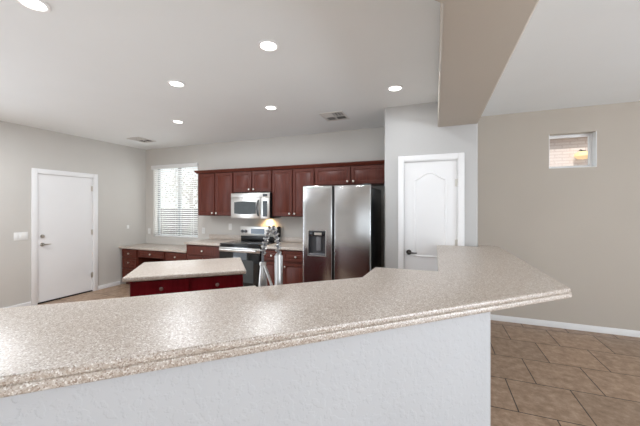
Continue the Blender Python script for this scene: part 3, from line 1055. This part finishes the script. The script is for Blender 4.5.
add_tube(bm, [lv * (reach - 0.012) + Vector((0, 0, 0.235)), lv * 0.02 + Vector((0, 0, 0.035))], 0.0085, 10)
add_lathe(bm, [(0.018, 0.218), (0.022, 0.22), (0.022, 0.24), (0.018, 0.242)], 18, Matrix.Translation(lv * reach))
obj('support_arm', bm, 'chrome', fc)

# ------------------------------------------------------------------ wall plates
def plate(name, label, cat, loc, rotz, w, h, group=None, kind='outlet'):
    p = thing(name, label, cat, loc, rotz, group)
    bm = bmesh.new()
    add_box(bm, -w / 2, w / 2, -0.006, -0.0003, -h / 2, h / 2, 0.002)
    obj('cover_plate', bm, 'white_plastic', p)
    if kind == 'switch':
        n = max(1, round(w / 0.047) - 0)
        n = 3 if w > 0.13 else 1
        for i in range(n):
            x = (i - (n - 1) / 2) * 0.046
            bm = bmesh.new()
            add_box(bm, x - 0.0165, x + 0.0165, -0.0095, -0.0062, -0.033, 0.033, 0.0015)
            obj('rocker', bm, 'white_plastic', p)
    elif kind == 'outlet':
        for z in (-0.02, 0.02):
            bm = bmesh.new()
            add_box(bm, -0.0165, 0.0165, -0.0085, -0.0062, z - 0.014, z + 0.014, 0.003)
            s = obj('socket', bm, 'white_plastic', p)
            bm = bmesh.new()
            for x in (-0.006, 0.006):
                add_box(bm, x - 0.001, x + 0.001, -0.0089, -0.0086, z - 0.004, z + 0.006)
            obj('slot', bm, 'black', s)
    return p
plate('light_switch', 'white three gang switch plate beside the slab door', 'switch', (LX, 2.56, 1.08), R(90), 0.165, 0.118, kind='switch')
plate('wall_outlet', 'white outlet in the corner, left of the kitchen window', 'outlet', (-5.655, BY, 1.01), 0, 0.072, 0.116, 'back wall outlets')
plate('wall_outlet', 'white outlet below the tall wall cabinet, beside the window', 'outlet', (-4.205, BY, 1.06), 0, 0.072, 0.116, 'back wall outlets')
plate('light_switch', 'white switch plate on the back wall nearest the range', 'switch', (-3.575, BY, 1.15), 0, 0.072, 0.118, kind='switch')
plate('phone_jack', 'small white jack on the wall above the desk drawers', 'jack', (LX, 4.22, 1.12), R(90), 0.05, 0.07, kind='none')

# ------------------------------------------------------------------ ceiling lights and vents
def downlight(label, x, y, first=None):
    if first is None:
        c = thing('recessed_light', label, 'light', (x, y, CZ), 0, 'recessed ceiling lights')
        bm = bmesh.new()
        add_lathe(bm, [(0.064, -0.001), (0.082, -0.001), (0.083, -0.004), (0.080, -0.008), (0.066, -0.009), (0.060, -0.004), (0.064, -0.001)], 36)
        obj('trim_ring', bm, 'white', c)
        bm = bmesh.new()
        add_lathe(bm, [(0, -0.0012), (0.062, -0.0012), (0.0615, -0.004), (0.05, -0.0075), (0, -0.0095)], 32)
        obj('lens', bm, 'lens', c)
    else:
        c = copy_thing(first, (x, y, CZ), label)
    return c
spots = [(-1.186, 1.988, 1.0, 'largest recessed ceiling light fully in view, over the middle of the bar'),
         (-1.889, 3.226, 1.7, 'recessed ceiling light in front of the range, left of the large square vent'),
         (-0.386, 3.162, 0.48, 'recessed ceiling light just in front of the pantry door wall'),
         (-2.403, 2.266, 1.2, 'recessed ceiling light above the island, upper of the two nearest the window'),
         (-3.439, 3.270, 1.5, 'recessed ceiling light in front of the kitchen window, lowest in the photo'),
         (-2.270, 1.065, 1.0, 'recessed ceiling light cut off by the top left edge of the photo'),
         (-4.55, 1.55, 3.6, 'added unseen recessed ceiling light brightening the slab door wall'),  # unseen lamp, added because the door wall was too dark
         (-4.45, -0.60, 3.2, 'added unseen recessed ceiling light brightening the left side, nearer the rear glazing')]  # second unseen lamp, added to brighten the left side
first = None
DL = 7.5
for x, y, k, lab in spots:
    c = downlight(lab, x, y, first)
    first = first or c
    area_light('downlight', (x, y, CZ - 0.012), (0, 0, 0), 0.11, 0.11, DL * k, (0.945, 0.985, 1.03), 178, 'DISK')

def vent(label, x, y, w, l):
    v = thing('ceiling_vent', label, 'vent', (x, y, CZ), 0, 'ceiling air vents')
    bm = bmesh.new()
    f = 0.028
    for b in ((-w / 2, -w / 2 + f, -l / 2, l / 2), (w / 2 - f, w / 2, -l / 2, l / 2), (-w / 2 + f, w / 2 - f, -l / 2, -l / 2 + f), (-w / 2 + f, w / 2 - f, l / 2 - f, l / 2)):
        add_box(bm, b[0], b[1], b[2], b[3], -0.010, -0.0005, 0.002, 1)
    add_box(bm, -0.008, 0.008, -l / 2 + f, l / 2 - f, -0.010, -0.004)
    add_box(bm, -w / 2 + f, w / 2 - f, -0.008, 0.008, -0.010, -0.004)
    obj('vent_frame', bm, 'vent', v)
    box_obj('duct_shade', 'vent_shade', v, -w / 2 + f, w / 2 - f, -l / 2 + f, l / 2 - f, -0.0020, -0.0006)  # thin dark sheet in place of the shade inside the duct
    for sx in (-1, 1):
        for sy in (-1, 1):
            bm = bmesh.new()
            xa, xb = sorted((sx * 0.010, sx * (w / 2 - f - 0.002)))
            ya, yb = sorted((sy * 0.010, sy * (l / 2 - f - 0.002)))
            k = 4 if sx < 0 else 3
            for i in range(k):
                if sx == sy:
                    c = ya + (yb - ya) * (i + 0.5) / k
                    add_box(bm, xa, xb, c - 0.010, c + 0.010, -0.0072, -0.0062, rot=Matrix.Rotation(R(14 * sy), 3, 'X'))
                else:
                    c = xa + (xb - xa) * (i + 0.5) / k
                    add_box(bm, c - 0.007, c + 0.007, ya, yb, -0.0072, -0.0062, rot=Matrix.Rotation(R(-16 * sx), 3, 'Y'))
            obj('louver', bm, 'vent', v)
    return v
vent('square ceiling vent with dark openings above the refrigerator', -1.262, 3.83, 0.32, 0.36)
vent('pale ceiling vent in the corner above the slab door wall', -4.96, 3.90, 0.30, 0.36)
